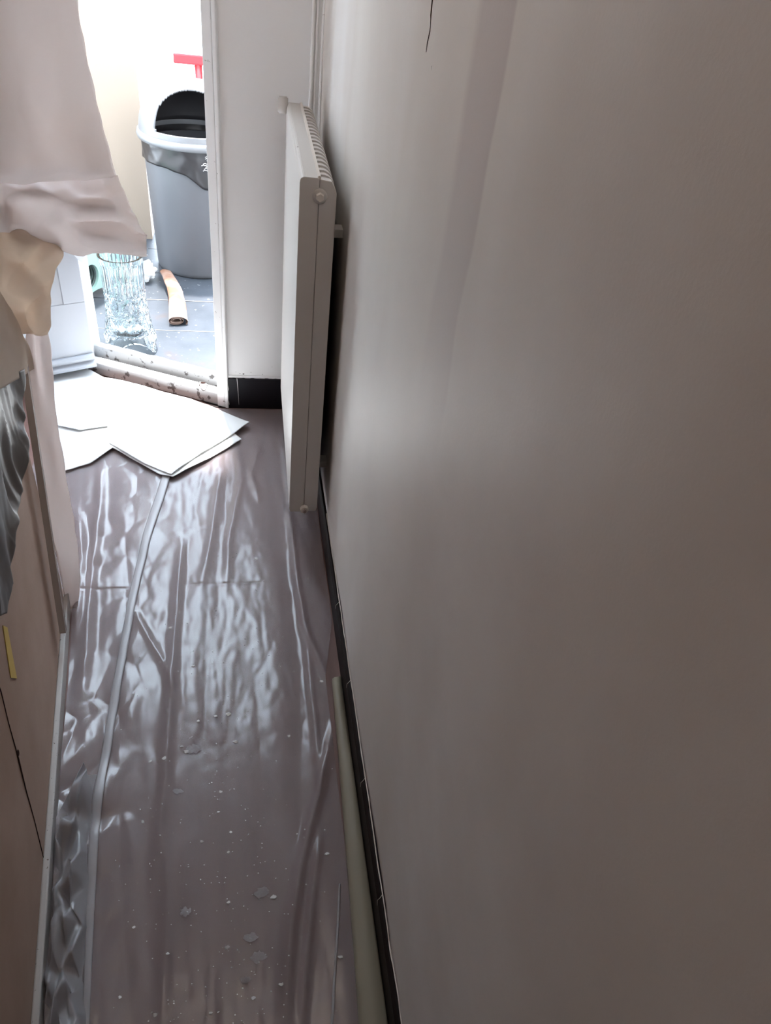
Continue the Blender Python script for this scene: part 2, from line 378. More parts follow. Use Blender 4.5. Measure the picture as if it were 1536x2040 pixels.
# left wall, running slightly out of parallel, up to a corner
def wl(Y): return -.309 - .1225 * Y
LY = 1.40
LU = Vector((-.1225, 1, 0)).normalized(); LN = Vector((-1, -.1225, 0)).normalized()
bm = bmesh.new(); p0 = Vector((wl(-1.6), -1.6, 0)); obox(bm, p0, LU, LN, (0, (LY + 1.6) / LU.y), (0, .12), (0, ZC))
WL = tag(solo('wall_left', bm, 'wall_l'), 'pinkish bare plaster wall on the cupboard side', 'wall', kind='structure')
WLp = Vector((wl(0), 0, 0))
def onL(x, y, d=0.0): return onPlane(x, y, WLp - LN * d, LN)
bm = bmesh.new(); tube(bm, [onL(x, y, .0005) for x, y in ((-15, 1330), (2, 1378), (17, 1440), (33, 1498), (36, 1512), (52, 1575), (68, 1632), (82, 1690), (90, 1722))], [.0009, .001, .0008, .0011, .002, .0011, .0008, .0011, .0004], 6); child('crack', bm, 'crack', WL)
bm = bmesh.new(); p = onL(36, 1500, 0); bmesh.ops.create_icosphere(bm, subdivisions=2, radius=.005, matrix=Matrix.Translation(p) @ Matrix.Diagonal((.25, 1, 1.6, 1))); child('chip', bm, 'crack', WL)
bm = bmesh.new(); q = [onL(x, y, .0012) for x, y in ((6, 1246), (15, 1250), (34, 1352), (22, 1350))]; fc = bm.faces.new([bm.verts.new(v) for v in q])
r_ = bmesh.ops.extrude_face_region(bm, geom=[fc])
for v in r_['geom']:
    if isinstance(v, bmesh.types.BMVert): v.co += LN * .001
o = child('yellow_stain', bm, 'yellow', WL)
bm = bmesh.new(); obox(bm, p0, LU, LN, (0, (LY + 1.6) / LU.y), (-.013, 0), (0, .045), .003)
tag(solo('baseboard_left', bm, 'skirt_l'), 'thin chipped pale skirting strip at the foot of the pinkish wall', 'baseboard', kind='structure')
# return of the wall and the recess beyond it
tag(solo('wall_recess', B((-1.40, LY - .08, 0), (wl(LY) - .115, LY + .02, ZC)), 'wall_l'), 'plaster return behind the hanging wallpaper', 'wall', kind='structure')
tag(solo('wall_recess_side', B((-1.40, LY + .02, 0), (-1.28, 2.95, ZC)), 'wall_e'), 'side wall of the recess behind the open balcony door', 'wall', kind='structure')
tag(solo('wall_back', B((-1.40, -1.7, 0), (.45, -1.6, ZC)), 'wall_l'), 'wall closing the corridor behind the viewer', 'wall', kind='structure')
# facade beyond the hinge, and over the door
bm = bmesh.new(); obox(bm, HG, U, NO, (.05, .95), (0, .16), (0, ZC)); tag(solo('wall_door', bm, 'wall_e'), 'white wall on the hinge side of the balcony door', 'wall', kind='structure')
bm = bmesh.new(); obox(bm, J, U, NO, (-.02, DW + .08), (0, .16), (2.27, ZC)); tag(solo('wall_lintel', bm, 'wall_e'), 'white wall over the balcony doorway', 'wall', kind='structure')

MT['facade'] = mat('facade_render', (.38, .33, .29), .9, .1)
fc_ = empty('wall_facade', (0, 2.5, 0)); tag(fc_, 'house front rising above the balcony door', 'wall', kind='structure')
child('upper_storeys', B((-7, 2.30, ZC + .1), (7, 2.62, 11)), 'facade', fc_)
child('ground_part', B((.36, 2.40, -4), (7, 2.62, ZC + .1)), 'facade', fc_)
child('ground_part', B((-7, 2.72, -4), (-1.4, 2.98, ZC + .1)), 'facade', fc_)
# door frame
fr = empty('trim_2', (J.x, J.y, 0)); tag(fr, 'white wooden frame of the balcony doorway with chipped sill', 'door frame', kind='structure')
child('jamb', OB(J, U, NO, (-.014, .016), (-.004, .10), (0, 2.27), bev=.003), 'white_gloss', fr)
child('jamb_bead', OB(J, U, NO, (-.028, -.015), (-.006, .02), (0, 2.27), bev=.003), 'white_gloss', fr)
child('jamb_stop', OB(J, U, NO, (.016, .028), (.03, .10), (0, 2.27), bev=.002), 'white_gloss', fr)
child('jamb', OB(J, U, NO, (DW, DW + .05), (.0, .10), (0, 2.27), bev=.003), 'white_gloss', fr)
child('head', OB(J, U, NO, (.016, DW), (.0, .10), (2.23, 2.27), bev=.003), 'white_gloss', fr)
# sill: front board, step, raised bar
sill = child('sill', OB(J, U, NO, (.016, DW), (.0, .042), (0, .052), bev=.004), 'chipped', fr)
def rough_bar(du, dn, dz, seed, amp=.002):
    bm = bmesh.new(); n = 46; rings = []
    for i in range(n):
        s = du[0] + (du[1] - du[0]) * i / (n - 1); ring = []
        for a, z in ((dn[0], dz[0]), (dn[0], dz[1] - .005), (dn[0] + .005, dz[1]), (dn[1] - .004, dz[1]), (dn[1], dz[1] - .004), (dn[1], dz[0])):
            e = amp * noise.noise(Vector((s * 40 + seed, a * 90, z * 90)))
            q = J + U * s + NO * (a + e); ring.append(bm.verts.new((q.x, q.y, z + (e if z > dz[0] else 0))))
        rings.append(ring)
    for a, b in zip(rings, rings[1:]):
        for k in range(6): bm.faces.new((a[k], a[(k + 1) % 6], b[(k + 1) % 6], b[k]))
    bm.faces.new(rings[0][::-1]); bm.faces.new(rings[-1]); return bm
child('raised_bar', rough_bar((.016, DW), (.056, .083), (0, .092), 3), 'chipped', fr)
child('groove', OB(J, U, NO, (.016, DW), (.040, .058), (0, .036)), 'crack', fr)
# drain cup on the sill face
dc = onPlane(405, 768, J, NO)
bm = bmesh.new(); nseg = 14; prof = ((.0135, .012), (.0125, .004), (.010, -.006), (.005, -.014), (.001, -.017)); rings = []
for r, z in prof:
    rings.append([bm.verts.new(dc - NO * (r * math.sin(math.pi * k / nseg)) + U * (r * math.cos(math.pi * k / nseg)) + Vector((0, 0, z))) for k in range(nseg + 1)])
for a, b in zip(rings, rings[1:]):
    for k in range(nseg): bm.faces.new((a[k], a[k + 1], b[k + 1], b[k]))
o = child('drain_cup', bm, 'white_gloss', fr, True); md = o.modifiers.new('t', 'SOLIDIFY'); md.thickness = .0025; md.offset = -1
bm = bmesh.new(); bmesh.ops.create_uvsphere(bm, u_segments=12, v_segments=8, radius=1, matrix=Matrix.Translation(dc + Vector((0, 0, .010)) - NO * .001) @ Matrix.Diagonal((.010, .004, .006, 1))); child('drain_hole', bm, 'crack', fr, True)
bm = bmesh.new(); tube(bm, [dc + U * a - NO * .0008 + Vector((0, 0, z)) for a, z in ((.016, .010), (.015, -.004), (.008, -.016), (.001, -.022), (-.008, -.016), (-.014, -.004), (-.016, .008))], .0012, 6); child('paint_crack', bm, 'crack', fr)
# dirt strip at the foot of the jamb
bm = bmesh.new(); q = [fl(x, y, .002) for x, y in ((372, 775), (405, 783), (432, 800), (452, 812), (430, 812), (395, 795))]; fc = bm.faces.new([bm.verts.new(v) for v in q])
r_ = bmesh.ops.extrude_face_region(bm, geom=[fc])
for v in r_['geom']:
    if isinstance(v, bmesh.types.BMVert): v.co.z -= .0015
tag(solo('dirt_patch', bm, 'brownblack'), 'dark grime along the foot of the door sill', 'dirt')

# the balcony door leaf, swung right back into the recess; weather bar on its outer face
LD = Vector((-.90, -.436, 0)).normalized()                  # from hinge to free edge
LF = Vector((-LD.y, LD.x, 0)); LF = LF if LF.y < 0 else -LF  # outer face looks back along the corridor
H0 = HG - U * .046 - NO * .012
dr = empty('door_1', (H0.x, H0.y, .07)); tag(dr, 'white balcony door leaf swung open, weather bar near its bottom edge', 'door', kind='structure')
LW = .56
child('bottom_rail', OB(H0, LD, LF, (0, LW), (-.04, 0), (.046, .30), bev=.003), 'leaf', dr)
child('hinge_stile', OB(H0, LD, LF, (0, .075), (-.04, 0), (.30, 2.22), bev=.003), 'leaf', dr)
child('lock_stile', OB(H0, LD, LF, (LW - .075, LW), (-.04, 0), (.30, 2.22), bev=.003), 'leaf', dr)
child('top_rail', OB(H0, LD, LF, (.075, LW - .075), (-.04, 0), (2.14, 2.22), bev=.003), 'leaf', dr)
child('mid_rail', OB(H0, LD, LF, (.075, LW - .075), (-.04, 0), (.86, .96), bev=.003), 'leaf', dr)
child('panel', OB(H0, LD, LF, (.075, LW - .075), (-.03, -.003), (.30, .86)), 'leaf', dr)
child('pane', OB(H0, LD, LF, (.075, LW - .075), (-.022, -.018), (.96, 2.14)), 'glasspane', dr)
bm = bmesh.new()
def bar_pts(s):
    out = []
    for a, z in ((0, .100), (.010, .100), (.018, .092), (.018, .085), (.006, .078), (.006, .074), (.024, .066), (.026, .058), (.016, .050), (0, .048)):
        q = H0 + LD * s + LF * a; out.append(bm.verts.new((q.x, q.y, z)))
    return out
A_, C_ = bar_pts(.002), bar_pts(LW - .002)
bm.faces.new(A_); bm.faces.new(C_[::-1])
for i in range(10): bm.faces.new((A_[i], A_[(i + 1) % 10], C_[(i + 1) % 10], C_[i]))
child('weather_bar', bm, 'leaf', dr)

# ============================================================ THE BALCONY
bf = empty('floor_balcony', (-.6, 3.3, 0)); tag(bf, 'blue grey painted balcony boards spotted with paint', 'floor', kind='structure')
ylines = [2.955, 3.25, 3.55, 3.85, 4.15]
def sy(X): return J.y + NO.y * .083 + (X - J.x - NO.x * .083) / U.x * U.y      # back of the sill
bm = bmesh.new(); prism(bm, [(-1.9, 2.953), (.8, 2.953), (.8, 2.62), (J.x + .3, 2.62), (J.x + .05, 2.62), (J.x + .02, sy(J.x + .02)), (HG.x - .02, sy(HG.x - .02)), (HG.x - .08, sy(HG.x) + .12), (-1.9, 2.95)], 'z', -.04, 0); child('plank', bm, 'plank', bf)
for a, b in zip(ylines, ylines[1:]):
    bm = bmesh.new()
    cut = False
    if cut:     # follows the back of the skewed sill
        def bx(Y): return max(-2.0, min(.8, J.x + NO.x * .17 + U.x * ((Y - J.y - NO.y * .17) / U.y)))
    box(bm, (-1.9, a + .002, -.04), (.8, b - .002, 0), .003)
    child('plank', bm, 'plank', bf)
tag(solo('wall_balcony', B((-1.9, 3.98, 0), (onY(297, 400, 3.98).x, 4.12, 2.3)), 'cream'), 'cream rendered balcony wall behind the dustbin', 'wall', kind='structure')
tag(solo('courtyard_ground', B((-30, 4.4, -3.6), (30, 60, -3.5)), 'court'), 'pale bright ground far below the balcony', 'ground', kind='structure')
# red railing
RY = 4.06
rl = empty('balcony_railing', (-.2, RY, 0)); tag(rl, 'red painted metal balcony railing behind the dustbin', 'railing')
hr0 = onY(345, 114, RY); zr = hr0.z
bm = bmesh.new(); box(bm, (hr0.x, RY - .02, zr - .022), (.8, RY + .02, zr + .022), .008); child('handrail', bm, 'red', rl)
bm = bmesh.new(); box(bm, (hr0.x + .02, RY - .012, .08), (.8, RY + .012, .11), .004); child('bottom_rail', bm, 'red', rl)
x_post = onY(396, 150, RY).x
for i in range(9):
    xx = x_post + i * .11
    if xx > .78: break
    bm = bmesh.new(); cyl(bm, (xx, RY, 0 if i % 4 == 0 else .10), (xx, RY, zr - .01), .018 if i % 4 == 0 else .010, n=14); child('post' if i % 4 == 0 else 'baluster', bm, 'red', rl, True)
bm = bmesh.new(); cyl(bm, (x_post + .036, RY, .1), (x_post + .036, RY, zr - .01), .013, n=14); child('baluster', bm, 'red', rl, True)

# dustbin
bx, by = -.237, 3.70
bn = empty('dustbin', (bx, by, 0)); tag(bn, 'grey dustbin with domed light grey lid and black liner', 'dustbin')
def lathe(prof, n=48, a0=0, a1=2 * math.pi, c=(0, 0), cap=False):
    bm = bmesh.new(); rings = []
    full = abs(a1 - a0 - 2 * math.pi) < 1e-6
    for r, z in prof:
        rings.append([bm.verts.new((c[0] + r * math.cos(a0 + (a1 - a0) * k / n), c[1] + r * math.sin(a0 + (a1 - a0) * k / n), z)) for k in range(n if full else n + 1)])
    m_ = n if full else n + 1
    for a, b in zip(rings, rings[1:]):
        for k in range(n if full else n): bm.faces.new((a[k], a[(k + 1) % m_], b[(k + 1) % m_], b[k]))
    if cap: bm.faces.new(rings[0][::-1])
    return bm
child('body', lathe([(.196, 0), (.204, .004), (.206, .02), (.226, .545), (.228, .555), (.215, .555), (.196, .03)], c=(bx, by), cap=True), 'bin', bn, True)
# liner folded over the rim: lower edge dips to one side
bm = bmesh.new(); n = 96; rings = []
for j in range(14):
    t = j / 13; ring = []
    for k in range(n):
        a = 2 * math.pi * k / n
        low = .495 - .035 * max(0, math.sin((a - 4.2))) ** 1 - .05 * math.exp(-((a - 4.95) / .25) ** 2) + .008 * noise.noise(Vector((a * 4, 0, 2)))
        z = .585 + (low - .585) * t
        rr = .2305 + (z - .555) * .04 + .005 * t + .006 * noise.noise(Vector((math.cos(a) * 5, math.sin(a) * 5, z * 22))) + .003 * noise.noise(Vector((math.cos(a) * 16, math.sin(a) * 16, z * 30)))
        ring.append(bm.verts.new((bx + rr * math.cos(a), by + rr * math.sin(a), z)))
    rings.append(ring)
for a, b in zip(rings, rings[1:]):
    for k in range(n): bm.faces.new((a[k], a[(k + 1) % n], b[(k + 1) % n], b[k]))
o = child('liner', bm, 'bag', bn, True); md = o.modifiers.new('t', 'SOLIDIFY'); md.thickness = .002
liner = o
random.seed(3)
for i in range(9):
    a = 4.97 + random.uniform(-.05, .07); z = .505 + .007 * i; rr = .240
    p = Vector((bx + rr * math.cos(a), by + rr * math.sin(a), z)); t = Vector((-math.sin(a), math.cos(a), 0))
    bm = bmesh.new(); tube(bm, [p - t * .012, p + Vector((0, 0, .003)) - t * .004, p + t * random.uniform(.004, .014)], .0013, 5); child('print_mark', bm, 'print', liner)
# lid: rolled rim and dome with a round-headed mouth
bm = lathe([(.236, .578), (.247, .578), (.251, .592), (.247, .606), (.236, .612), (.228, .606), (.228, .580)], c=(bx, by)); child('lid_rim', bm, 'bin_lid', bn, True)
fa = math.atan2(-1, .05)                                 # the mouth faces the doorway
def dome(R, Hh, z0, na, ne, hole):
    bm = bmesh.new(); V = {}
    for i in range(ne + 1):
        e = (math.pi / 2) * i / ne; ce = math.cos(e) ** .8; se = math.sin(e) ** .92
        for k in range(na):
            a = 2 * math.pi * k / na + fa
            V[i, k] = bm.verts.new((bx + R * ce * math.cos(a), by + R * ce * math.sin(a), z0 + Hh * se)) if i < ne else None
    top = bm.verts.new((bx, by, z0 + Hh))
    for i in range(ne):
        for k in range(na):
            k2 = (k + 1) % na
            am = (k + .5) / na * 2 * math.pi; am = am - 2 * math.pi if am > math.pi else am
            em = (math.pi / 2) * (i + .5) / ne; ce = math.cos(em) ** .8; se = math.sin(em) ** .92
            xx = R * ce * math.sin(am); zz = Hh * se
            if hole and math.cos(am) > 0 and zz > .030 and (xx / .160) ** 2 + (max(0, zz - .05) / .140) ** 2.2 < 1: continue
            bm.faces.new((V[i, k], V[i, k2], V[i + 1, k2], V[i + 1, k])) if i < ne - 1 else bm.faces.new((V[i, k], V[i, k2], top))
    loose = [v for v in bm.verts if not v.link_faces]; bmesh.ops.delete(bm, geom=loose, context='VERTS'); return bm
o = child('lid_dome', dome(.238, .205, .602, 180, 70, True), 'bin_lid', bn, True); md = o.modifiers.new('t', 'SOLIDIFY'); md.thickness = .006; md.offset = -1
child('swing_flap', dome(.222, .19, .603, 48, 18, False), 'bin_in', bn, True)
for q in list(bn.children):
    if q.name.startswith('swing_flap'):
        me = q.data; bm = bmesh.new(); bm.from_mesh(me)
        bmesh.ops.delete(bm, geom=[f for f in bm.faces if f.calc_center_median().y < -.03], context='FACES')
        bm.to_mesh(me); bm.free(); md = q.modifiers.new('t', 'SOLIDIFY'); md.thickness = .003

# cut crystal vase on splayed feet
vc = fl(262, 690); vx, vy = vc.x, vc.y
VH = onY(258, 508, vy).z
bm = bmesh.new(); n = 144; nz_ = 110; outer, inner = [], []
def vprof(t):           # radius against height fraction
    pts = [(0, .118), (.10, .106), (.22, .092), (.4, .082), (.6, .0775), (.85, .079), (1, .083)]
    for (a, ra), (b, rb) in zip(pts, pts[1:]):
        if t <= b: u = (t - a) / (b - a); u = u * u * (3 - 2 * u); return ra + (rb - ra) * u
    return pts[-1][1]
def cut(a, t):
    d = 0
    if t > .62: d -= .0030 * (1 - abs(math.sin(a * 14))) * min(1, (t - .62) / .06) * (1 if t < .93 else max(0, (.97 - t) / .04))
    elif t > .2:          # diamond hatching and stars
        u, v = a * 4 / math.pi, (t - .2) / .21
        d -= .0034 * max(0, 1 - 5 * abs(((u + v) % 1) - .5)) + .0034 * max(0, 1 - 5 * abs(((u - v) % 1) - .5))
        du_, dv_ = ((u + .5) % 1) - .5, ((v + .5) % 1) - .5; rr = math.hypot(du_, dv_); th = math.atan2(dv_, du_)
        if rr < .36: d -= .0026 * max(0, math.cos(th * 8)) * (1 - rr / .36)
        d -= .0012 * (abs(math.sin(u * 12)) < .3) * (rr > .36)
    else: d -= .0018 * (1 - abs(math.sin(a * 12)))
    return d
def foot(a):            # scalloped lower edge: four feet
    return .155 * max(0, abs(math.sin(2 * (a + .52)))) ** .7
for j in range(nz_ + 1):
    t0 = j / nz_; ro, ri = [], []
    for k in range(n):
        a = 2 * math.pi * k / n; fz = foot(a); t = fz + (1 - fz) * t0
        r = vprof(t) + cut(a, t); ro.append(bm.verts.new((r * math.cos(a), r * math.sin(a), t * VH)))
        if t0 == t0:
            tt = max(t, .20); rin = vprof(t) - (.010 if t > .2 else .013)
            ri.append(bm.verts.new((rin * math.cos(a), rin * math.sin(a), t * VH)))
    outer.append(ro); inner.append(ri)
for rings, flip in ((outer, False), (inner, True)):
    for a, b in zip(rings, rings[1:]):
        for k in range(n):
            f = (a[k], a[(k + 1) % n], b[(k + 1) % n], b[k]); bm.faces.new(f[::-1] if flip else f)
for k in range(n):
    k2 = (k + 1) % n
    bm.faces.new((outer[-1][k], outer[-1][k2], inner[-1][k2], inner[-1][k])); bm.faces.new((outer[0][k2], outer[0][k], inner[0][k], inner[0][k2]))
me = bpy.data.meshes.new('glass_vase'); bm.to_mesh(me); bm.free(); vs_ = empty('glass_vase', (vx, vy, 0)); tag(vs_, 'clear cut crystal vase on splayed feet just beyond the door sill', 'vase')
link('wall', me, 'crystal', vs_).name = 'vase_wall'
bm = lathe([(.0, .21 * VH), (.072, .21 * VH), (.074, .225 * VH), (.07, .24 * VH), (.0, .245 * VH)], n=48); bmesh.ops.remove_doubles(bm, verts=bm.verts, dist=1e-5)
me = bpy.data.meshes.new('vase_base'); bmesh.ops.recalc_face_normals(bm, faces=bm.faces); bm.to_mesh(me); bm.free(); link('vase_base', me, 'crystal', vs_, True)

# mint green step stool, its near side with a round hand hole and an arched foot
g0, g1 = fl(150, 625), fl(226, 578); gu = (g1 - g0); gl = gu.length; gu.normalize(); gn = Vector((-gu.y, gu.x, 0)); gn = gn if gn.x < 0 else -gn
gs = empty('step_stool', (g0.x, g0.y, 0)); tag(gs, 'mint green plastic stool with round side hole behind the crystal vase', 'stool')
GL, GH = .32, .30; hp = onPlane(182, 552, g0, gn); hu = (hp - g0).dot(gu); hz_ = hp.z; hr = .052
def side_plate(off, th):
    bm = bmesh.new(); NS = 40
    # outline and hole bridged in matching angular steps
    def outline(th_):
        dx, dz = math.cos(th_), math.sin(th_); best = 9
        for lim, comp, c0 in ((GL, dx, hu), (0, dx, hu), (GH, dz, hz_), (0, dz, hz_)):
            if abs(comp) > 1e-6:
                s = (lim - c0) / comp
                if s > 1e-6: best = min(best, s)
        x, z = hu + dx * best, hz_ + dz * best
        ar = .045 * max(0, 1 - ((x - GL * .5) / (GL * .34)) ** 2) ** .5 if abs(x - GL * .5) < GL * .34 else 0
        return x, max(z, ar)
    L = []
    for d in (off, off + th):
        O = []; I = []
        for k in range(NS):
            t = 2 * math.pi * k / NS; x, z = outline(t)
            O.append(bm.verts.new(g0 + gu * x + gn * d + Vector((0, 0, z)))); I.append(bm.verts.new(g0 + gu * (hu + hr * math.cos(t)) + gn * d + Vector((0, 0, hz_ + hr * math.sin(t)))))
        L.append((O, I))
    for k in range(NS):
        k2 = (k + 1) % NS; (O, I), (P, Q) = L
        bm.faces.new((O[k], O[k2], I[k2], I[k])); bm.faces.new((P[k2], P[k], Q[k], Q[k2])); bm.faces.new((O[k2], O[k], P[k], P[k2])); bm.faces.new((I[k], I[k2], Q[k2], Q[k]))
    return bm
child('side_panel', side_plate(0, .012), 'mint', gs); child('side_panel', side_plate(.19, .012), 'mint', gs)
bm = bmesh.new(); obox(bm, g0, gu, gn, (-.01, GL + .01), (-.006, .208), (GH, GH + .014), .004); child('top_board', bm, 'mint', gs)
for k in range(3):
    bm = bmesh.new(); ctr = g0 + gu * hu + gn * (.014 + .011 * k) + Vector((0, 0, hz_)); rr = hr - .002 * k
    ring = []
    for s in range(28):
        t = 2 * math.pi * s / 28; c_, s_ = math.cos(t), math.sin(t)
        ring.append([bm.verts.new(ctr + gu * (c_ * r) + Vector((0, 0, s_ * r)) + gn * d) for r, d in ((rr, 0), (rr, .008), (rr - .006, .008), (rr - .006, 0))])
    for s in range(28):
        a, b = ring[s], ring[(s + 1) % 28]
        for i in range(4): bm.faces.new((a[i], b[i], b[(i + 1) % 4], a[(i + 1) % 4]))
    child('rubber_ring', bm, 'mint_dark', gs, True)
tc = g0 + gu * .10 + gn * .10
bm = bmesh.new(); cyl(bm, (tc.x, tc.y, 0), (tc.x, tc.y, .19), .055, n=32); bmesh.ops.bevel(bm, geom=[e for e in bm.edges if e.calc_face_angle(0) > 1], offset=.004, segments=2, affect='EDGES')
tag(solo('cardboard_tube', bm, 'beige', True), 'beige cardboard tube seen through the round hole of the green stool', 'tube')

# rolled brown paper
ra, rb = fl(352, 640, .02), fl(327, 545, .03)
ax = (rb - ra); rlen = ax.length; ax.normalize(); sd = ax.cross(Vector((0, 0, 1))).normalized(); upv = sd.cross(ax)
bm = bmesh.new(); ns, nl = 90, 30; rings = []
for j in range(nl + 1):
    t = j / nl; ring = []
    k_ = 1 - .35 * t
    for i in range(ns):
        th = i / (ns - 1) * 2.6 * 2 * math.pi; r = (.034 - .0095 * i / (ns - 1) * 2.0) * k_
        x = r * math.cos(th - .9) * 1.15; z = r * math.sin(th - .9) * .62
        if i < 12: x += (12 - i) / 12 * .014 * k_; z -= (12 - i) / 12 * .004
        wv = .003 * noise.noise(Vector((t * 6, th * .7, 1)))
        c = ra + ax * (rlen * t) + upv * (.004 + .012 * math.sin(t * 2.4)) + sd * (.02 * math.sin(t * 3.0))
        ring.append(bm.verts.new(c + sd * (x + wv) + upv * (z + wv)))
    rings.append(ring)
for a, b in zip(rings, rings[1:]):
    for i in range(ns - 1): bm.faces.new((a[i], a[i + 1], b[i + 1], b[i]))
zmin = min(v.co.z for v in bm.verts); bmesh.ops.translate(bm, verts=bm.verts, vec=(0, 0, .001 - zmin))
o = solo('paper_roll', bm, 'kraft', True); tag(o, 'loosely rolled brown paper lying on the balcony boards', 'paper roll'); md = o.modifiers.new('t', 'SOLIDIFY'); md.thickness = .0012

# crumpled white bag between vase and bin
bc = fl(302, 553); bm = bmesh.new(); bmesh.ops.create_icosphere(bm, subdivisions=5, radius=1)
for v in bm.verts:
    p = v.co.copy(); k = 1 + .55 * (crumple(p, 1.6) - .35) + .3 * noise.noise(p * 2.1)
    v.co = Vector((bc.x - .035 + p.x * .06 * k, bc.y - .03 + p.y * .055 * k, max(.001, .040 + p.z * .05 * k)))
tag(solo('crumpled_bag', bm, 'whitefilm'), 'crumpled translucent white plastic bag at the foot of the dustbin', 'bag')

# ============================================================ RADIATOR
y0, y1, xa, xb, xm, z0, z1 = 1.60, 2.27, .105, .183, .146, .137, 1.043
rd = empty('radiator', (.145, 1.93, z0)); tag(rd, 'old cream panel radiator with ribbed top on the right wall', 'radiator')
bm = bmesh.new(); prism(bm, [(xa, z0 + .008), (xa + .004, z0), (xm - .0004, z0), (xm - .0004, z1 - .001), (xa + .008, z1), (xa + .002, z1 - .003), (xa, z1 - .010)], 'y', y0, y1)
bmesh.ops.bevel(bm, geom=[e for e in bm.edges], offset=.0012, segments=2, affect='EDGES'); child('front_panel', bm, 'rad', rd)
bm = bmesh.new(); prism(bm, [(xm + .0015, z0), (xb - .004, z0), (xb, z0 + .01), (xb, z1 - .045), (xm + .0015, z1 - .045)], 'y', y0 + .004, y1 - .004); child('back_panel', bm, 'rad', rd)
bm = bmesh.new(); prism(bm, [(xm + .0004, z0 + .003), (xb - .003, z0 + .003), (xb, z0 + .014), (xb, z1 - .028), (xb - .012, z1 - .006), (xm + .0004, z1 - .003)], 'y', y0, y0 + .022); bmesh.ops.bevel(bm, geom=list(bm.edges), offset=.001, segments=2, affect='EDGES'); child('end_cover', bm, 'rad', rd)
bm = bmesh.new(); prism(bm, [(xm - .004, z1 - .006), (xm + .0026, z1 - .006), (xm + .0026, z1 + .003), (xm - .004, z1 + .002)], 'y', y0 + .004, y1); bmesh.ops.bevel(bm, geom=list(bm.edges), offset=.0015, segments=2, affect='EDGES'); child('ridge', bm, 'rad_ridge', rd)
nf = 19; pitch = (y1 - y0 - .03) / nf; mef = None
for i in range(nf):
    yy = y0 + .026 + i * pitch
    if mef is None:
        bm = bmesh.new(); prof = [(xm + .003, z1 - .05)] + [(xm + .003, z1 - .002)] + [(xb - .028 + .028 * math.sin(t), z1 - .034 + .032 * math.cos(t)) for t in np.linspace(.15, math.pi / 2, 7)] + [(xb, z1 - .05)]
        prism(bm, prof, 'y', yy, yy + pitch * .80); bmesh.ops.bevel(bm, geom=[e for e in bm.edges if abs((e.verts[0].co - e.verts[1].co).y) < 1e-5], offset=.006, segments=3, affect='EDGES')
        fo = child('fin', bm, 'rad', rd); mef = fo.data
    else:
        fo = bpy.data.objects.new('fin', mef); COL.objects.link(fo); fo.parent = rd; fo.location = (0, yy - (y0 + .026), 0)
pp = onY(637, 391, y0)
bm = bmesh.new(); cyl(bm, (pp.x, y0 + .001, pp.z), (pp.x, y0 - .004, pp.z), .0165, .014, 24); o = child('plug_boss', bm, 'rad', rd, True)
bm = bmesh.new(); cyl(bm, (pp.x, y0 - .003, pp.z), (pp.x, y0 - .013, pp.z), .0095, .008, 6); child('bleed_plug', bm, 'rad_ridge', rd)
pq = onY(606, 1012, y0)
bm = bmesh.new(); cyl(bm, (pq.x, y0 + .002, pq.z), (pq.x, y0 - .012, pq.z), .012, .011, 8); child('drain_plug', bm, 'rad_ridge', rd)
bm = bmesh.new(); cyl(bm, (pq.x, y0 - .011, pq.z), (pq.x, y0 - .018, pq.z), .006, .006, 4); child('plug_stem', bm, 'batten', rd)
bm = bmesh.new(); box(bm, (xb - .002, 1.70, .885), (wr(1.71) + .004, 1.735, .905), .002); child('wall_bracket', bm, 'rad', rd)
bm = bmesh.new(); box(bm, (xb - .002, 2.12, .885), (wr(2.13) + .004, 2.155, .905), .002); child('wall_bracket', bm, 'rad', rd)
bm = bmesh.new(); box(bm, (xb - .002, 1.70, .22), (wr(1.71) + .004, 1.735, .24), .002); child('wall_bracket', bm, 'rad', rd)
pv = onY(563, 208, y1 + .0)
bm = bmesh.new(); cyl(bm, (pv.x - .013, y1 - .006, pv.z), (xa + .004, y1 - .006, pv.z), .021, n=24); bmesh.ops.bevel(bm, geom=[e for e in bm.edges if e.calc_face_angle(0) > 1], offset=.003, segments=2, affect='EDGES'); child('valve_cap', bm, 'rad', rd, True)

# ============================================================ FLOOR COVERINGS
# polythene over the boards
def polyline_floor(px): return np.array([tuple(fl(x, y))[:2] for x, y in px])
def seg_dist(P, L):
    d = np.full(len(P), 9.0); sgn = np.zeros(len(P))
    for a, b in zip(L, L[1:]):
        ab = b - a; t = np.clip(((P - a) @ ab) / (ab @ ab), 0, 1); q = a + t[:, None] * ab; v = P - q; dd = np.hypot(v[:, 0], v[:, 1])
        cr = np.sign(ab[0] * v[:, 1] - ab[1] * v[:, 0]); u = dd < d; d[u] = dd[u]; sgn[u] = cr[u]
    return d, sgn
nx, ny_ = 260, 640
gy = np.linspace(-.35, 2.345, ny_); V = []
for y in gy:
    xl = wl(min(y, LY)) + .018 if y < LY else wl(LY) + .018 - min(.22, (y - LY) * .9)
    if y > 2.15: xl = max(xl, -.70)
    xr = (wr(y) - .012) if y > 1.12 else wr(y) - .047 + .0 * y
    if 1.12 < y < 1.3: xr = wr(y) - .047 + (y - 1.12) / .18 * .035
    if y > 2.3: pass
    s = np.linspace(0, 1, nx); V += [(xl + (xr - xl) * t, y) for t in s]
P = np.array(V); h = np.zeros(len(P))
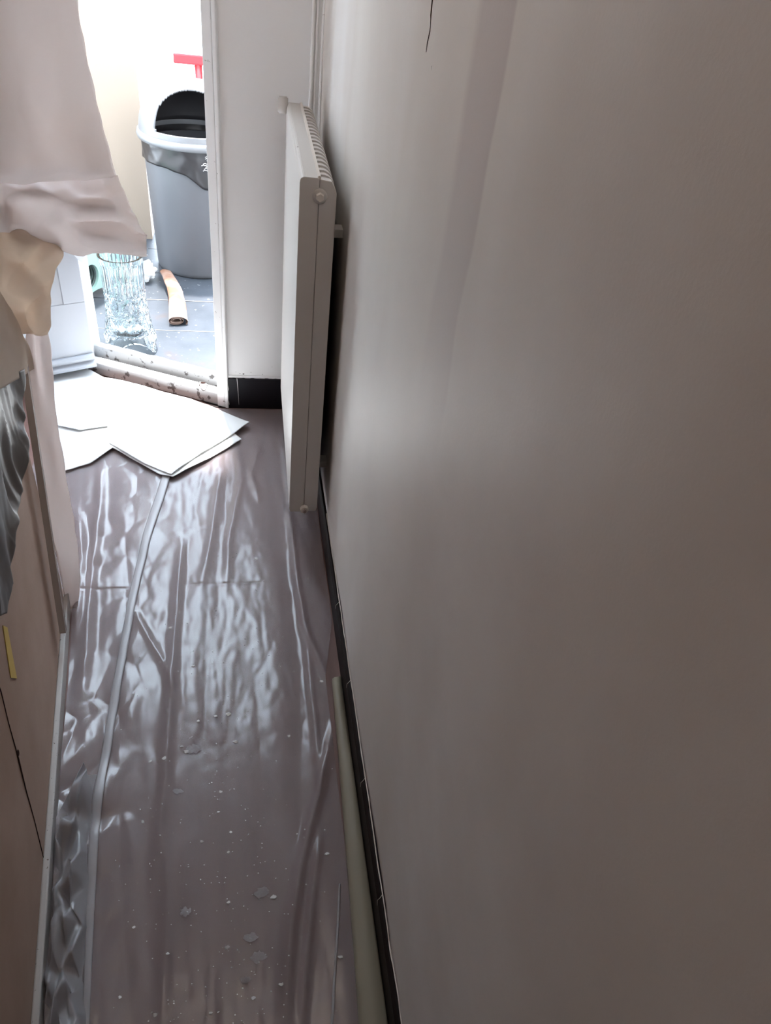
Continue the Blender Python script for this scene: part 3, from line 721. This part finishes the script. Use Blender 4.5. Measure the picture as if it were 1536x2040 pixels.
ridges = [  # pixel path, half width, height, profile
    ([(365, 1060), (355, 1180), (345, 1300), (338, 1420), (330, 1560), (300, 1800)], .012, .010),
    ([(440, 940), (420, 1080), (400, 1180)], .012, .006),
    ([(575, 1010), (590, 1150), (605, 1250), (640, 1330), (668, 1400)], .010, .010),
    ([(600, 1180), (612, 1300), (630, 1480), (640, 1600)], .010, .006),
    ([(668, 1430), (640, 1560), (605, 1700), (580, 1850), (565, 2060)], .012, .013),
    ([(560, 840), (566, 900), (580, 1020)], .010, .010),
    ([(155, 1010), (165, 1100), (160, 1190), (150, 1290)], .014, .016),
    ([(205, 900), (200, 1010), (185, 1140), (172, 1300), (160, 1420)], .014, .012),
    ([(255, 1200), (330, 1330), (360, 1420)], .010, .005),
    ([(520, 880), (500, 950), (520, 1010)], .012, .006),
    ([(470, 880), (480, 960), (455, 1080), (450, 1200)], .012, .005),
    ([(330, 1620), (335, 1800), (320, 2060)], .012, .005),
    ([(640, 1640), (625, 1760), (610, 1900), (600, 2060)], .010, .008)]
for px, wd, ht in ridges:
    Lp = polyline_floor(px); d, sg = seg_dist(P, Lp)
    v0, v1 = Lp[0], Lp[-1]; u_ = np.clip(((P - v0) @ (v1 - v0)) / ((v1 - v0) @ (v1 - v0)), 0, 1)
    h += ht * np.exp(-(d / wd) ** 2) * np.minimum(1, np.sin(np.pi * u_) * 1.8)          # folds fade out at both ends
for px, wd, ht in (([(160, 1182), (270, 1174)], .003, -.003), ([(352, 1168), (520, 1164)], .003, -.003), ([(350, 1058), (440, 1052)], .003, -.003), ([(190, 1725), (260, 1722)], .003, -.002)):
    d, sg = seg_dist(P, polyline_floor(px)); h += ht * np.exp(-(d / wd) ** 2)
for i, (x, y) in enumerate(P):
    q = Vector((x * 9, y * .9, 0)); e = .007 * abs(noise.noise(q)) + .0022 * abs(noise.noise(Vector((x * 20 + y * 3, y * 1.8, 3)))) + .0005 * noise.noise(Vector((x * 60, y * 30, 7)))
    c = crumple(Vector((x, y * .4, 0)), 8); e += .004 * c + .0010 * crumple(Vector((x, y * .6, 4)), 26)
    left = max(0.0, min(1.0, (-.20 - x) / .10)); near = max(0.0, min(1.0, (1.15 - y) / .3))
    e += left * .010 * crumple(Vector((x, y * .6, 5)), 11)
    edgeL = max(0.0, 1 - (x - wl(min(y, LY))) / .10) if y < LY else 0
    e += near * (.045 * edgeL * (.4 + crumple(Vector((x, y, 2)), 8)) + max(0.0, 1 - (x + .33) / .09 if x > -.33 else 1.0) * .03 * crumple(Vector((x, y * .7, 9)), 9))
    h[i] += e
h = np.maximum(.0035, h + .0025)
# pressed flat where the dust sheet and frame lie
h = np.where(P[:, 1] > 2.25, np.minimum(h, .010), h)
# right edge rides up on the skirting a little
me = bpy.data.meshes.new('polythene_sheet')
me.from_pydata([(P[i, 0], P[i, 1], h[i]) for i in range(len(P))], [], [(j * nx + i, j * nx + i + 1, (j + 1) * nx + i + 1, (j + 1) * nx + i) for j in range(ny_ - 1) for i in range(nx - 1)])
PS = link('polythene_sheet', me, 'film', None, True); tag(PS, 'wrinkled clear polythene sheet spread over the corridor floor', 'plastic sheet')
def film_h(x, y):
    d = (P[:, 0] - x) ** 2 + (P[:, 1] - y) ** 2; return float(h[int(np.argmin(d))])
# doubled hem running down the sheet
def ribbon(name, px, wpx, parent, material, lift=.004, nseg=70, arch=.004, seed=1):
    ctr = cat1(np.array([tuple(fl(x, y))[:2] for x, y in px]), nseg); wd = np.interp(np.linspace(0, 1, nseg), np.linspace(0, 1, len(wpx)), wpx)
    bm = bmesh.new(); rows = []
    for i in range(nseg):
        a, b = ctr[max(0, i - 1)], ctr[min(nseg - 1, i + 1)]; d = (b - a) / np.linalg.norm(b - a); nrm = np.array([-d[1], d[0]]); row = []
        for k in range(7):
            s = (k / 6 - .5) * 2; p = ctr[i] + nrm * s * wd[i] / 2 * (1 + .1 * noise.noise(Vector((i * .4, s * 2, seed))))
            row.append(bm.verts.new((p[0], p[1], film_h(ctr[i][0], ctr[i][1]) + lift + arch * (1 - s * s) + .0012 * noise.noise(Vector((i * .5, s * 3, seed))))))
        rows.append(row)
    for a, b in zip(rows, rows[1:]):
        for k in range(6): bm.faces.new((a[k], a[k + 1], b[k + 1], b[k]))
    o = child(name, bm, material, parent, True); md = o.modifiers.new('t', 'SOLIDIFY'); md.thickness = .0012; md.offset = 0; return o
ribbon('hem', [(334, 945), (322, 985), (300, 1050), (285, 1110), (268, 1180), (252, 1270), (236, 1360), (218, 1470), (203, 1570), (192, 1660), (186, 1760), (181, 1860), (178, 1960), (174, 2070)], [.024, .027, .025, .022, .021, .020, .019, .018, .018, .016, .014, .012, .010], PS, 'hem', arch=.0015)
ribbon('hem', [(676, 1765), (672, 1850), (666, 1950), (660, 2060)], [.003, .0035, .004, .004], PS, 'hem', lift=.002, arch=.001)
bm = bmesh.new(); nb, mb_ = 7, 15; random.seed(5); G_ = []
for j in range(mb_):
    t = j / (mb_ - 1); yy = 1555 + 540 * t; xl_, xr_ = 119 - 36 * t, 190 - 16 * t
    if t < .15: xl_ = xr_ - (xr_ - xl_) * (.35 + t / .15 * .65)
    row = []
    for i in range(nb):
        u_ = i / (nb - 1); e_ = math.sin(math.pi * u_) ** .6
        z_ = .012 + e_ * (.004 + .060 * random.random() ** 1.5 + .028 * abs(noise.noise(Vector((u_ * 2.2, t * 9, 4)))) * (1 + t))
        p = fl(xl_ + (xr_ - xl_) * u_, yy, 0); row.append(bm.verts.new((p.x + random.uniform(-1, 1) * .007, p.y + random.uniform(-1, 1) * .014, z_)))
    G_.append(row)
for a, b in zip(G_, G_[1:]):
    for i in range(nb - 1):
        if random.random() < .5: bm.faces.new((a[i], a[i + 1], b[i + 1])); bm.faces.new((a[i], b[i + 1], b[i]))
        else: bm.faces.new((a[i], a[i + 1], b[i])); bm.faces.new((a[i + 1], b[i + 1], b[i]))
bu = child('bunched_edge', bm, 'bunch', PS); md = bu.modifiers.new('s', 'SUBSURF'); md.levels = md.render_levels = 2
for p_ in bu.data.polygons: p_.use_smooth = True
for e_ in bu.data.edges: e_.use_edge_sharp = False
ca = bu.data.attributes.new('crease_edge', 'FLOAT', 'EDGE')
for k_, e_ in enumerate(bu.data.edges): ca.data[k_].value = random.choice((0, .3, .75, .9))
# ivory batten on the floor along the skirting
bm = bmesh.new(); n = 30; rings = []
for i in range(n):
    y = -.9 + (1.11 + .9) * i / (n - 1); x1 = wr(y) - .0095; x0_ = x1 - .052 + .030 * max(0, (y - .35) / .76) ** .8 if y > .35 else x1 - .052
    prof = [(x0_, 0), (x0_, .010), (x0_ + .006, .016), (x0_ + .022, .019), (x1 - .004, .018), (x1, .014), (x1, 0)]
    rings.append([bm.verts.new((x, y, z)) for x, z in prof])
for a, b in zip(rings, rings[1:]):
    for k in range(7): bm.faces.new((a[k], a[(k + 1) % 7], b[(k + 1) % 7], b[k]))
bm.faces.new(rings[0][::-1]); bm.faces.new(rings[-1])
tag(solo('trim_3', bm, 'ivory', True), 'ivory rounded floor strip beside the dark skirting', 'trim', kind='structure')

# white dust sheet folded double in front of the door
def cloth_layer(name, px, z, seed, parent):
    pts = [fl(x, y, z) for x, y in px]; bm = bmesh.new(); f = bm.faces.new([bm.verts.new(p) for p in pts])
    bmesh.ops.triangulate(bm, faces=[f]); 
    for _ in range(5): bmesh.ops.subdivide_edges(bm, edges=bm.edges[:], cuts=1, use_grid_fill=True)
    for v in bm.verts:
        q = Vector((v.co.x * 6, v.co.y * 6, seed)); v.co.z = z + .007 * noise.noise(q) + .004 * crumple(Vector((v.co.x, v.co.y, seed)), 9) + .003
        v.co.z = max(v.co.z, z)
    o = child(name, bm, 'cloth', parent, True); md = o.modifiers.new('t', 'SOLIDIFY'); md.thickness = .002; md.offset = 1; return o
ds = empty('dust_sheet', (-.35, 2.2, .012)); tag(ds, 'white dust sheet folded double on the floor before the balcony door', 'dust sheet')
cloth_layer('lower_layer', [(150, 775), (300, 785), (430, 830), (481, 877), (420, 912), (345, 953), (318, 948), (245, 905), (225, 895), (180, 925), (130, 940), (95, 880), (60, 800), (60, 740)], .013, 4, ds)
cloth_layer('upper_layer', [(50, 745), (120, 728), (180, 738), (205, 752), (245, 762), (310, 778), (380, 796), (440, 820), (497, 843), (460, 868), (400, 905), (341, 948), (285, 924), (218, 884), (214, 850), (160, 860), (115, 850)], .020, 9, ds)

# paint flakes on the polythene
flake_px = [(372, 1500, 9), (328, 1518, 8), (385, 1495, 14), (362, 1490, 6), (455, 1425, 8), (430, 1430, 7), (355, 1580, 11), (522, 1780, 16), (515, 1910, 16), (500, 1870, 14), (452, 1890, 9), (370, 1820, 12), (285, 1640, 7), (402, 1680, 6), (650, 1705, 8), (640, 1361, 6), (677, 1910, 9), (510, 1118, 6), (340, 1255, 7), (385, 1330, 6), (440, 1580, 6), (460, 1660, 6), (268, 1850, 6), (545, 1790, 10), (455, 1800, 8), (490, 1955, 13), (560, 1965, 8), (335, 1905, 6), (300, 1520, 6), (505, 1990, 8), (435, 1620, 6), (575, 1470, 5), (470, 1480, 9), (395, 1440, 6), (455, 1700, 5), (240, 1990, 6), (310, 2025, 8), (420, 2020, 7)]
def flake_mesh(bm, c, r, tilt):
    n = random.randint(6, 11) if r < .006 else 18; ph = random.uniform(0, 6); el = random.uniform(.5, .9); V_ = []
    for z in (0, .0009):
        V_.append([bm.verts.new(c + Vector((math.cos(ph + 2 * math.pi * k / n) * r * random.uniform(.35, 1), math.sin(ph + 2 * math.pi * k / n) * r * el * random.uniform(.35, 1), z + tilt * math.cos(2 * math.pi * k / n)))) for k in range(n)])
    bm.faces.new(V_[0][::-1]); bm.faces.new(V_[1])
    for k in range(n): bm.faces.new((V_[0][k], V_[0][(k + 1) % n], V_[1][(k + 1) % n], V_[1][k]))
random.seed(11)
for x, y, s in flake_px:
    p = fl(x, y); hh = film_h(p.x, p.y); k = (fl(x + s, y) - p).length * (1.25 if s >= 11 else .75)
    bm = bmesh.new(); flake_mesh(bm, Vector((p.x, p.y, hh + .001)), k, .0006); lab = 'broad ragged white paint flake lying on the wrinkled polythene' if s >= 11 else 'white paint flake beside the ivory floor strip' if x > 630 else 'white paint flake next to the bunched polythene edge' if x < 300 else 'small white paint flake lying mid-floor on the polythene'
    tag(solo('paint_flake', bm, 'smear' if s >= 11 else 'chalk'), lab, 'paint flake', 'paint flakes on the polythene')
bm = bmesh.new()
for i in range(420):
    y = random.uniform(1050, 2050) ** 1.0; x = 440 + random.gauss(0, 95)
    if not 200 < x < 690: continue
    p = fl(x, y); flake_mesh(bm, Vector((p.x, p.y, film_h(p.x, p.y) + .0008)), random.uniform(.0006, .0018), .0003)
tag(solo('plaster_crumbs', bm, 'chalk'), 'fine scattering of white plaster crumbs on the polythene', 'crumbs', kind='stuff')

# ============================================================ HANGING WALLPAPER AND SHEETS
def R_(y, xs, Ys): return [onY(x, y, Y) for x, Y in zip(xs, Ys)]
top = [Vector((wl(.95) + .005, .95, 2.15)), Vector((wl(1.1) + .03, 1.12, 2.15)), Vector((wl(1.25) + .05, 1.28, 2.15)), Vector((wl(1.4) + .06, 1.42, 2.15)), Vector((wl(1.4) + .09, 1.50, 2.15))]
W1 = sheet('wallpaper_flap', [top,
    R_(-300, (-230, -150, -60, 25, 98), (1.12, 1.24, 1.36, 1.45, 1.51)),
    R_(-100, (-190, -105, -15, 65, 132), (1.17, 1.28, 1.39, 1.47, 1.53)),
    R_(70, (-150, -70, 15, 95, 160), (1.19, 1.30, 1.42, 1.49, 1.55)),
    R_(220, (-110, -40, 45, 130, 199), (1.22, 1.32, 1.44, 1.50, 1.57)),
    R_(300, (-90, -25, 60, 145, 219), (1.22, 1.34, 1.43, 1.47, 1.57)),
    R_(338, (-90, -25, 65, 160, 230), (1.22, 1.34, 1.42, 1.47, 1.57)),
    R_(356, (-90, -25, 70, 168, 236), (1.25, 1.38, 1.46, 1.50, 1.58))], 70, 130, 'paper', amp=.003, scale=9, wav=.012, wscale=4)
tag(W1, 'big mauve-white flap of stripped wallpaper hanging across the door', 'wallpaper')
sheet('torn_lower_edge', [
    R_(350, (-90, -25, 60, 160, 234), (1.30, 1.43, 1.50, 1.53, 1.58)),
    R_(380, (-70, -10, 75, 178, 245), (1.30, 1.42, 1.45, 1.52, 1.57)),
    R_(410, (-55, 12, 85, 190, 256), (1.34, 1.44, 1.47, 1.48, 1.56)),
    R_(440, (-30, 45, 112, 196, 274), (1.38, 1.46, 1.49, 1.53, 1.54)),
    R_(468, (30, 95, 145, 205, 288), (1.46, 1.50, 1.51, 1.49, 1.56)),
    R_(490, (110, 150, 185, 225, 291), (1.52, 1.53, 1.53, 1.52, 1.53)),
    R_(503, (165, 185, 205, 240, 293), (1.55, 1.55, 1.54, 1.57, 1.57))], 80, 80, 'paper', W1, amp=.009, scale=10, wav=.012, wscale=9, seed=2)
W2 = sheet('crumpled_wallpaper', [
    R_(395, (-60, -30, 5, 40, 70), (1.38, 1.46, 1.52, 1.54, 1.56)),
    R_(430, (-60, -20, 25, 65, 100), (1.38, 1.44, 1.50, 1.54, 1.56)),
    R_(470, (-60, -10, 40, 85, 123), (1.38, 1.44, 1.46, 1.52, 1.54)),
    R_(520, (-60, -5, 45, 85, 121), (1.38, 1.44, 1.50, 1.48, 1.53)),
    R_(570, (-55, 0, 45, 80, 104), (1.40, 1.44, 1.46, 1.52, 1.52)),
    R_(620, (-40, 10, 50, 75, 93), (1.42, 1.45, 1.50, 1.48, 1.52)),
    R_(665, (-10, 30, 55, 75, 92), (1.44, 1.46, 1.48, 1.50, 1.51))], 60, 90, 'paper_tan', amp=.013, scale=8, wav=.010, wscale=9, seed=3, fine=.08)
tag(W2, 'crumpled tan wallpaper bunched under the big mauve flap', 'wallpaper')
b0 = fl(130, 1228); b1 = fl(155, 1226)
W3 = sheet('wallpaper_strip', [
    R_(640, (52, 66, 80, 93), (1.50, 1.53, 1.52, 1.55)),
    R_(735, (48, 70, 88, 104), (1.475, 1.52, 1.52, 1.55)),
    R_(835, (62, 80, 98, 113), (1.46, 1.49, 1.51, 1.52)),
    R_(935, (77, 95, 112, 130), (1.445, 1.46, 1.48, 1.49)),
    R_(1035, (93, 112, 130, 147), (1.425, 1.44, 1.45, 1.46)),
    R_(1135, (110, 127, 143, 160), (1.405, 1.42, 1.43, 1.43)),
    [onY(x, 1222, b0.y + .012) for x in (129, 138, 147, 154)]], 30, 110, 'paper', amp=.0025, scale=9, wav=.006, wscale=7, seed=5)
tag(W3, 'narrow pinkish wallpaper strip hanging down to the polythene', 'wallpaper')
W4 = sheet('tan_paper_scrap', [
    [onL(x, y, d) for x, y, d in ((-70, 480, .02), (-40, 520, .03), (-8, 565, .03))],
    [onL(x, y, d) for x, y, d in ((-60, 600, .02), (-10, 620, .035), (32, 640, .03))],
    [onL(x, y, d) for x, y, d in ((-50, 700, .02), (10, 690, .03), (55, 690, .03))],
    [onL(x, y, d) for x, y, d in ((-40, 790, .02), (15, 766, .025), (75, 731, .03))]], 36, 50, 'paper_brown', amp=.002, scale=8, wav=.004, seed=8)
tag(W4, 'flat tan paper scrap over the grey plastic', 'wallpaper')
W5 = sheet('grey_plastic_sheet', [
    [onL(x, y, d) for x, y, d in ((-60, 735, .02), (-20, 745, .03), (18, 745, .02), (48, 735, .03))],
    [onL(x, y, d) for x, y, d in ((-60, 850, .02), (-20, 850, .035), (20, 850, .02), (51, 850, .035))],
    [onL(x, y, d) for x, y, d in ((-60, 950, .02), (-20, 950, .03), (15, 955, .02), (47, 972, .03))],
    [onL(x, y, d) for x, y, d in ((-60, 1050, .02), (-25, 1050, .03), (8, 1050, .02), (30, 1055, .03))],
    [onL(x, y, d) for x, y, d in ((-60, 1130, .015), (-30, 1130, .03), (0, 1130, .02), (20, 1130, .02))],
    [onL(x, y, d) for x, y, d in ((-60, 1230, .015), (-35, 1230, .02), (-10, 1228, .02), (8, 1222, .015))]], 60, 120, 'greyfilm', amp=.005, scale=20, wav=.010, wscale=16, seed=12, an=(1, 1, .28), fine=.2)
tag(W5, 'glossy dark grey plastic bunch hanging on the pinkish wall', 'plastic sheet')
# batten leaning against the wall edge
ba, bb = onL(126, 1258, .016), onL(44, 700, .022)
bt = empty('wooden_batten', tuple(ba)); tag(bt, 'thin dark wooden batten slanting up the pinkish wall beside the strip', 'batten')
d = (bb - ba).normalized(); s = d.cross(LN).normalized(); nn_ = s.cross(d)
def bar(p, q, s, n, ws, wn):
    bm = bmesh.new(); vs = [bm.verts.new(c + s * a + n * b) for c in (p, q) for a, b in ((ws[0], wn[0]), (ws[1], wn[0]), (ws[1], wn[1]), (ws[0], wn[1]))]
    for f in ((0, 1, 2, 3), (7, 6, 5, 4), (0, 1, 5, 4), (1, 2, 6, 5), (2, 3, 7, 6), (3, 0, 4, 7)): bm.faces.new([vs[i] for i in f])
    return bm
child('body', bar(ba, bb, s, nn_, (-.007, .007), (-.007, .007)), 'batten', bt)
child('pale_edge', bar(ba, bb, s, nn_, (-.010, -.007) if s.y > 0 else (.007, .010), (-.007, .007)), 'batten_edge', bt)
# torn white film caught between door leaf and wallpaper
def onD(x, y, d=.006): return onPlane(x, y, H0 + LF * d, LF)
W6 = sheet('torn_white_film', [
    [onD(x, y) for x, y in ((112, 452), (130, 458), (150, 470))], [onD(x, y) for x, y in ((122, 475), (140, 482), (164, 492))],
    [onD(x, y) for x, y in ((140, 500), (152, 505), (170, 512))], [onD(x, y) for x, y in ((158, 520), (165, 524), (174, 530))]], 24, 24, 'whitefilm', amp=.006, scale=16, seed=15)
tag(W6, 'torn scrap of white film hanging from the door leaf', 'film')
